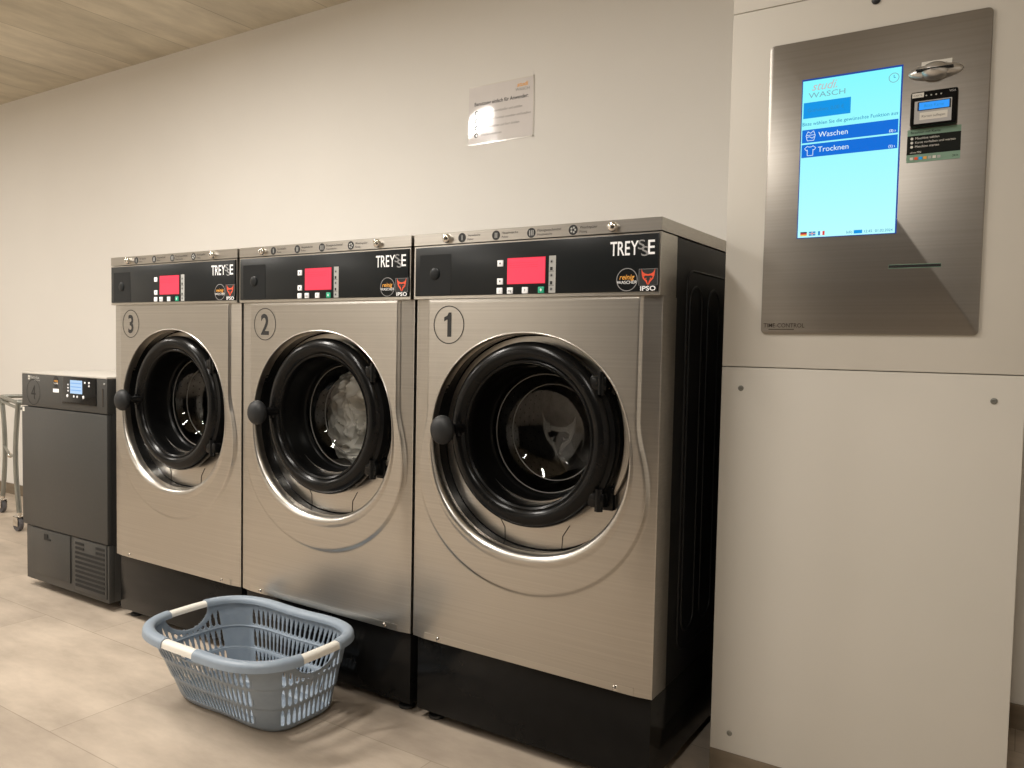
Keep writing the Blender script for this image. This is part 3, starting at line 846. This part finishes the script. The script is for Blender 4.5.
# ------------------------------------------------------------------ notice on the wall
def build_notice():
    t = thing('wall_notice', 'laminated printed landscape notice taped to the back wall above the washers', 'notice', (-1.0755, YB, 1.958))
    t.rotation_euler = (0, math.radians(-.3), 0)
    hw, hh = .150, .1105
    def surf(x, z):              # slightly curled sheet, lower left corner lifting
        return -.003 - .003 * max(0, (-x - .03) / .12) ** 2 * max(0, (.05 - z) / .16)
    sh = MB(); nx, nz = 24, 18; vs = []
    for j in range(nz + 1):
        for i in range(nx + 1):
            x = -hw + 2 * hw * i / nx; z = -hh + 2 * hh * j / nz; vs.append((x, surf(x, z), z))
    sh.add(vs, [(j * (nx + 1) + i, j * (nx + 1) + i + 1, (j + 1) * (nx + 1) + i + 1, (j + 1) * (nx + 1) + i) for j in range(nz) for i in range(nx)], 'paper')
    # clear laminate border
    for x0, x1, z0, z1 in ((-hw - .004, hw + .004, hh - .001, hh + .004), (-hw - .004, hw + .004, -hh - .004, -hh + .001), (hw - .001, hw + .004, -hh - .004, hh + .004)):
        sh.quad(x0, x1, z0, z1, -.0022, 'foil')
    so = sh.build('sheet', t, smooth=60)
    tx = MB(); Y = -.0034
    def T(s, x, z, size, m, al='LEFT', sx=1, bold=0, sh_=0):
        k = len(tx.v); tx.text(s, x, z, size, 0, m, al, sx, bold, sh_)
        tx.v[k:] = [(a, surf(a, c) - .0004, c) for a, b, c in tx.v[k:]]
    def flush(name):
        if tx.v: tx.build(name, so, smooth=0)
        tx.__init__()
    T('studi', .128, .082, .022, 'orange_print', 'RIGHT', 1.15, .02, .2); T('WASCH', .134, .066, .015, 'text_grey', 'RIGHT', 1.2); flush('logo')
    T('Benutzung einfach für Anwender:', -.122, .037, .0195, 'black_print', 'LEFT', .96, .018); flush('heading')
    for i, q in enumerate(('Waschmittel bereitstellen und einfüllen', 'Maschine am Terminal auswählen und bezahlen', 'Programm wählen und Start drücken', 'Wäsche entnehmen')):
        T(q, -.090, .003 - .029 * i, .0135, 'text_grey', 'LEFT', .90); flush('text_line')
    ic = MB()
    for i in range(4):
        z = .008 - .029 * i; x = -.112; k = len(ic.v)
        ic.disc(x, z, .0095, 0, 'black_print', 20)
        ic.v[k:] = [(a, surf(a, c) - .0004, c) for a, b, c in ic.v[k:]]; k = len(ic.v)
        ic.disc(x + .002, z - .001, .005, 0, 'paper', 14); ic.v[k:] = [(a, surf(a, c) - .0007, c) for a, b, c in ic.v[k:]]
    ic.build('bullet_icon', so, smooth=0)
build_notice()

# ------------------------------------------------------------------ white cabinet with the payment terminal
CXL, CXR, CY = .0775, .692, .20
def build_cabinet():
    t = thing('service_cabinet', 'tall white panelled cabinet standing at the end of the washer row, carrying the terminal', 'cabinet', (CXL, CY, 0))
    w = CXR - CXL
    c = MB(); c.box(.003, w - .003, .019, .725, .071, 2.552, 'cabinet'); c.build('carcass', t, smooth=0)
    z0 = .0705
    lo = MB(); lo.box(0, w, 0, .0185, z0, 1.0055, 'cabinet', .0012); loo = lo.build('lower_panel', t)
    for sx, sz in ((.047, .956), (w - .053, .953), (.047, .118), (w - .053, .118)):
        s_ = MB(); s_.lathe_y([(.0066, .0), (.0066, -.001), (.0055, -.0022), (.0030, -.0026), (.0025, -.0012), (.0001, -.001)], sx, sz, 'tube', 20)
        s_.build('screw', loo)
    mi = MB(); mi.box(0, w, 0, .0185, 1.0075, 1.8315, 'cabinet', .0012); mio = mi.build('middle_panel', t)
    h = MB(); h.lathe_y([(.009, .0), (.009, -.003), (.006, -.005), (.0001, -.005)], .387 - CXL, 1.801, 'black_rubber', 20); h.build('sensor_cap', mio)
    up = MB(); up.box(0, w, 0, .0185, 1.8335, 2.552, 'cabinet', .0012); up.build('upper_panel', t)
    bb = MB(); bb.box(.0, w, -.001, .72, 0, .070, 'trim', .001); bb.build('plinth_board', t)
build_cabinet()

def build_terminal():
    cx, cz = .387, 1.413
    t = thing('payment_terminal', 'dark brushed steel terminal with a tall lit touch screen, set in the white cabinet', 'payment terminal', (cx, CY - .0008, cz))
    hx, hz = .219, .3275
    p = MB(); plate(p, rrect(-hx, hx, -hz, hz, .010), -.006, 0, 'steel_dark', .0015); po = p.build('faceplate', t)
    def X(x): return x - cx
    def Z(z): return z - cz
    # screen
    s = MB(); y = -.0066
    s.quad(X(.2395), X(.4445), Z(1.3005), Z(1.6535), y, 'scr_edge')
    so = s.build('screen', t, smooth=0, loc=(.0022, 0, 0))
    bg = MB(); bg.quad(X(.2415), X(.4415), Z(1.302), Z(1.6495), y - .0003, 'scr_cyan'); bg.build('screen_background', so, smooth=0)
    g = MB(); y -= .0007
    def flush(name):
        if g.v: g.build(name, so, smooth=0)
        g.__init__()
    g.text('studi.', X(.2615), Z(1.6265), .0265, y, 'scr_pink', 'LEFT', .95, .0, .35)
    g.text('WASCH', X(.2545), Z(1.6105), .0165, y, 'scr_grey', 'LEFT', 1.32)
    flush('screen_logo')
    g.quad(X(.2445), X(.3435), Z(1.5665), Z(1.6015), y, 'scr_mid')
    g.text('Guthaben: 0,00 €', X(.2535), Z(1.580), .0115, y - .0002, 'scr_text', 'LEFT', .95)
    flush('balance_box')
    g.text('Bitte wählen Sie die gewünschte Funktion aus', X(.2435), Z(1.5505), .0108, y, 'scr_text', 'LEFT', .985, .004)
    flush('prompt_line')
    for z0, z1, w, pr in ((1.5125, 1.5415, 'Waschen', '(3) ›'), (1.4800, 1.5090, 'Trocknen', '(1) ›')):
        flush('menu_button')
        g.quad(X(.2435), X(.4395), Z(z0), Z(z1), y, 'scr_blue')
        g.text(w, X(.2785), Z((z0 + z1) / 2 - .0045), .0165, y - .0002, 'scr_white', 'LEFT', 1.0)
        g.text(pr, X(.435), Z(z0 + .003), .0075, y - .0002, 'scr_white', 'RIGHT', 1.0, .02)
    flush('menu_button')
    # basket icon and shirt icon
    def stroke(pts, w=.0011, m='scr_white'):
        for (a, b), (c, d) in zip(pts, pts[1:]):
            L = math.hypot(c - a, d - b); nx, nz = -(d - b) / L * w / 2, (c - a) / L * w / 2
            g.add([(X(a - nx), y - .0003, Z(b - nz)), (X(c - nx), y - .0003, Z(d - nz)), (X(c + nx), y - .0003, Z(d + nz)), (X(a + nx), y - .0003, Z(b + nz))], [(0, 1, 2, 3)], m)
    stroke([(.252, 1.529), (.255, 1.517), (.269, 1.517), (.272, 1.529), (.252, 1.529)])
    stroke([(.253, 1.530), (.256, 1.537), (.262, 1.533), (.268, 1.538), (.271, 1.530)]); stroke([(.254, 1.524), (.259, 1.526), (.265, 1.522), (.270, 1.525)])
    stroke([(.250, 1.500), (.256, 1.505), (.259, 1.503), (.265, 1.503), (.268, 1.505), (.274, 1.500), (.270, 1.495), (.268, 1.497), (.268, 1.484), (.256, 1.484), (.256, 1.497), (.254, 1.495), (.250, 1.500)])
    flush('menu_icon')
    g.ring(X(.4275), Z(1.6285), .0088, .0102, y, 'scr_grey', 28); stroke([(.4275, 1.634), (.4275, 1.6285), (.431, 1.6285)], .0012, 'scr_text')
    flush('clock_icon')
    # flags and footer
    g.quad(X(.2475), X(.2615), Z(1.3115), Z(1.3145), y, 'scr_black'); g.quad(X(.2475), X(.2615), Z(1.3085), Z(1.3115), y, 'scr_red'); g.quad(X(.2475), X(.2615), Z(1.3055), Z(1.3085), y, 'scr_gold')
    flush('flag_icon')
    g.quad(X(.266), X(.280), Z(1.3055), Z(1.3145), y, 'scr_text'); g.quad(X(.266), X(.280), Z(1.309), Z(1.311), y - .0002, 'scr_white'); g.quad(X(.272), X(.274), Z(1.3055), Z(1.3145), y - .0002, 'scr_white'); g.quad(X(.266), X(.280), Z(1.3095), Z(1.3105), y - .0004, 'scr_red'); g.quad(X(.2725), X(.2735), Z(1.3055), Z(1.3145), y - .0004, 'scr_red')
    flush('flag_icon')
    g.quad(X(.2855), X(.290), Z(1.3055), Z(1.3145), y, 'scr_text'); g.quad(X(.290), X(.295), Z(1.3055), Z(1.3145), y, 'scr_white'); g.quad(X(.295), X(.2995), Z(1.3055), Z(1.3145), y, 'scr_red')
    flush('flag_icon')
    g.text('Info', X(.345), Z(1.306), .0085, y, 'scr_text'); g.quad(X(.360), X(.377), Z(1.305), Z(1.3125), y, 'scr_mid'); g.text('12:45', X(.381), Z(1.306), .008, y, 'scr_text'); g.text('01.02.2024', X(.437), Z(1.306), .0078, y, 'scr_text', 'RIGHT')
    flush('footer_line')
    # card slot bezel
    c = MB(); a0 = X(.5075); zz = Z(1.6285)
    bm = bmesh.new(); bmesh.ops.create_uvsphere(bm, u_segments=40, v_segments=20, radius=1)
    for v in bm.verts: v.co = Vector((a0 + v.co.x * .051, min(-.003, -.006 + v.co.y * .018), zz + v.co.z * .0160))
    c.bm(bm, 'silver')
    bm = bmesh.new(); bmesh.ops.create_uvsphere(bm, u_segments=40, v_segments=20, radius=1)
    for v in bm.verts: v.co = Vector((a0 + v.co.x * .028, min(-.003, -.010 + v.co.y * .024), zz + v.co.z * .0185))
    c.bm(bm, 'silver')
    c.box(a0 - .034, a0 + .034, -.0345, -.01, zz - .0012, zz + .0012, 'black_matte')
    co = c.build('card_slot', t, smooth=60)
    lb = MB(); lb.quad(X(.481), X(.537), Z(1.635), Z(1.6515), -.0067, 'label_white'); lb.text('Geldwertkarte', X(.509), Z(1.6425), .0065, -.0070, 'text_grey', 'CENTER'); lb.build('slot_label', t, smooth=0)
    # contactless reader
    r = MB(); plate(r, rrect(X(.4655), X(.5515), Z(1.5165), Z(1.5865), .004), -.026, -.006, 'black_gloss', .003); ro = r.build('card_reader', t)
    q = MB(); y = -.0265; q.quad(X(.4735), X(.5415), Z(1.5205), Z(1.5665), y, 'reader_grey'); q.build('reader_bezel', ro, smooth=0)
    q = MB(); q.quad(X(.479), X(.540), Z(1.5465), Z(1.5645), y - .0003, 'black_print'); q.quad(X(.482), X(.537), Z(1.548), Z(1.563), y - .0005, 'reader_blue'); q.text('Bitte Karte', X(.5095), Z(1.553), .008, y - .0007, 'scr_text', 'CENTER'); q.build('reader_display', ro, smooth=0)
    q = MB(); q.quad(X(.4835), X(.5345), Z(1.5275), Z(1.5425), y - .0003, 'label_white'); q.text('Karten auflegen', X(.509), Z(1.5325), .0068, y - .0006, 'text_grey', 'CENTER'); q.build('reader_label', ro, smooth=0)
    q = MB(); q.quad(X(.4685), X(.490), Z(1.574), Z(1.5835), y, 'label_white'); q.text('KARTE', X(.479), Z(1.5765), .0055, y - .0003, 'text_grey', 'CENTER')
    for i in range(4): q.disc(X(.4945 + i * .009), Z(1.5765), .0016, y, 'strip_grey', 10)
    q.text('VISA', X(.548), Z(1.578), .006, y, 'strip_grey', 'RIGHT'); q.build('reader_sticker', ro, smooth=0)
    # green instruction sticker
    g = MB(); y = -.0067
    g.quad(X(.4600), X(.5590), Z(1.4465), Z(1.5145), y, 'sticker_green'); g.quad(X(.4600), X(.5590), Z(1.4625), Z(1.5015), y - .0003, 'sticker_black')
    y -= .0006
    g.text('Bezahlen mit Karte', X(.4665), Z(1.5055), .0072, y, 'sticker_black')
    for i, s_ in enumerate(('Maschine wählen', 'Karte vorhalten und warten', 'Maschine starten')):
        z = 1.4955 - i * .0085; g.disc(X(.469), Z(z), .0028, y, 'label_white', 14); g.text(s_, X(.4755), Z(z - .002), .0066, y, 'label_white')
    g.text('ohne PIN', X(.4665), Z(1.4650), .0055, y, 'label_white')
    for i, m in enumerate(('label_white', 'red_orange', 'scr_text', 'orange_print', 'strip_grey', 'label_white', 'strip_grey')): g.quad(X(.4665 + i * .0085), X(.4725 + i * .0085), Z(1.4515), Z(1.4570), y, m)
    g.text('24 h', X(.555), Z(1.4515), .006, y, 'sticker_black', 'RIGHT'); g.build('instruction_sticker', t, smooth=0)
    sl = MB(); sl.box(X(.4350), X(.5335), -.0072, -.003, Z(1.2275), Z(1.2335), 'black_matte'); sl.box(X(.4345), X(.534), -.0068, -.004, Z(1.2262), Z(1.2346), 'sticker_green'); sl.build('receipt_slot', t, smooth=0)
    k = MB(); k.text('TIME-CONTROL', X(.1745), Z(1.100), .0135, -.0066, 'brown_print', 'LEFT', .93, .004); k.quad(X(.186), X(.243), Z(1.0945), Z(1.0965), -.0066, 'brown_print'); k.build('maker_lettering', t, smooth=0)
build_terminal()

# ------------------------------------------------------------------ lights
def area(name, loc, sx, sy, power, col=(1, .95, .88), spread=None):
    L = bpy.data.lights.new(name, 'AREA'); L.shape = 'RECTANGLE'; L.size = sx; L.size_y = sy; L.energy = power; L.color = col
    if spread: L.spread = spread
    o = bpy.data.objects.new(name, L); COL.objects.link(o); o.location = loc; return o
for x, y, a, p in ((-5.0, -1.25, 0, 42), (-2.50, -1.0, -35, 62), (-.95, -1.35, 0, 32), (.6, -2.6, 0, 30)):
    o = area('ceiling_lamp', (x, y, 2.50), .09 if a else .16, 1.2, p); o.rotation_euler = (0, 0, math.radians(a))
area('ceiling_lamp', (-4.0, -3.6, 2.50), .16, 1.2, 44)
dl = bpy.data.lights.new('laundry_fill_light', 'POINT'); dl.energy = .22; dl.shadow_soft_size = .02; dl.color = (1, .95, .86)  # added fill light hidden in the drum, brightens the laundry
do_ = bpy.data.objects.new('laundry_fill_light', dl); COL.objects.link(do_); do_.location = (-.355 - PITCH + .10, .175, DZ + .165)
w = bpy.data.worlds.new('room_air'); scene.world = w; w.use_nodes = True
w.node_tree.nodes['Background'].inputs[0].default_value = (1, .9, .78, 1); w.node_tree.nodes['Background'].inputs[1].default_value = .05

# ------------------------------------------------------------------ camera
F, PX, PY, PZ, YAW, PIT, ROL = 795.6, .68696, -1.68052, 1.04685, .571154, -.048582, .019641
fw = Vector((-math.sin(YAW) * math.cos(PIT), math.cos(YAW) * math.cos(PIT), math.sin(PIT)))
rt = Vector((math.cos(YAW), math.sin(YAW), 0)); upv = rt.cross(fw)
r2 = rt * math.cos(ROL) + upv * math.sin(ROL); u2 = -rt * math.sin(ROL) + upv * math.cos(ROL)
cam = bpy.data.cameras.new('camera'); cam.sensor_width = 36; cam.lens = F / 1024 * 36; cam.clip_start = .02
co = bpy.data.objects.new('camera', cam); COL.objects.link(co)
mw = Matrix(((r2.x, u2.x, -fw.x, PX), (r2.y, u2.y, -fw.y, PY), (r2.z, u2.z, -fw.z, PZ), (0, 0, 0, 1)))
co.matrix_world = mw
scene.camera = co
scene.view_settings.view_transform = 'Standard'
scene.view_settings.look = 'None'
scene.view_settings.exposure = 0.0
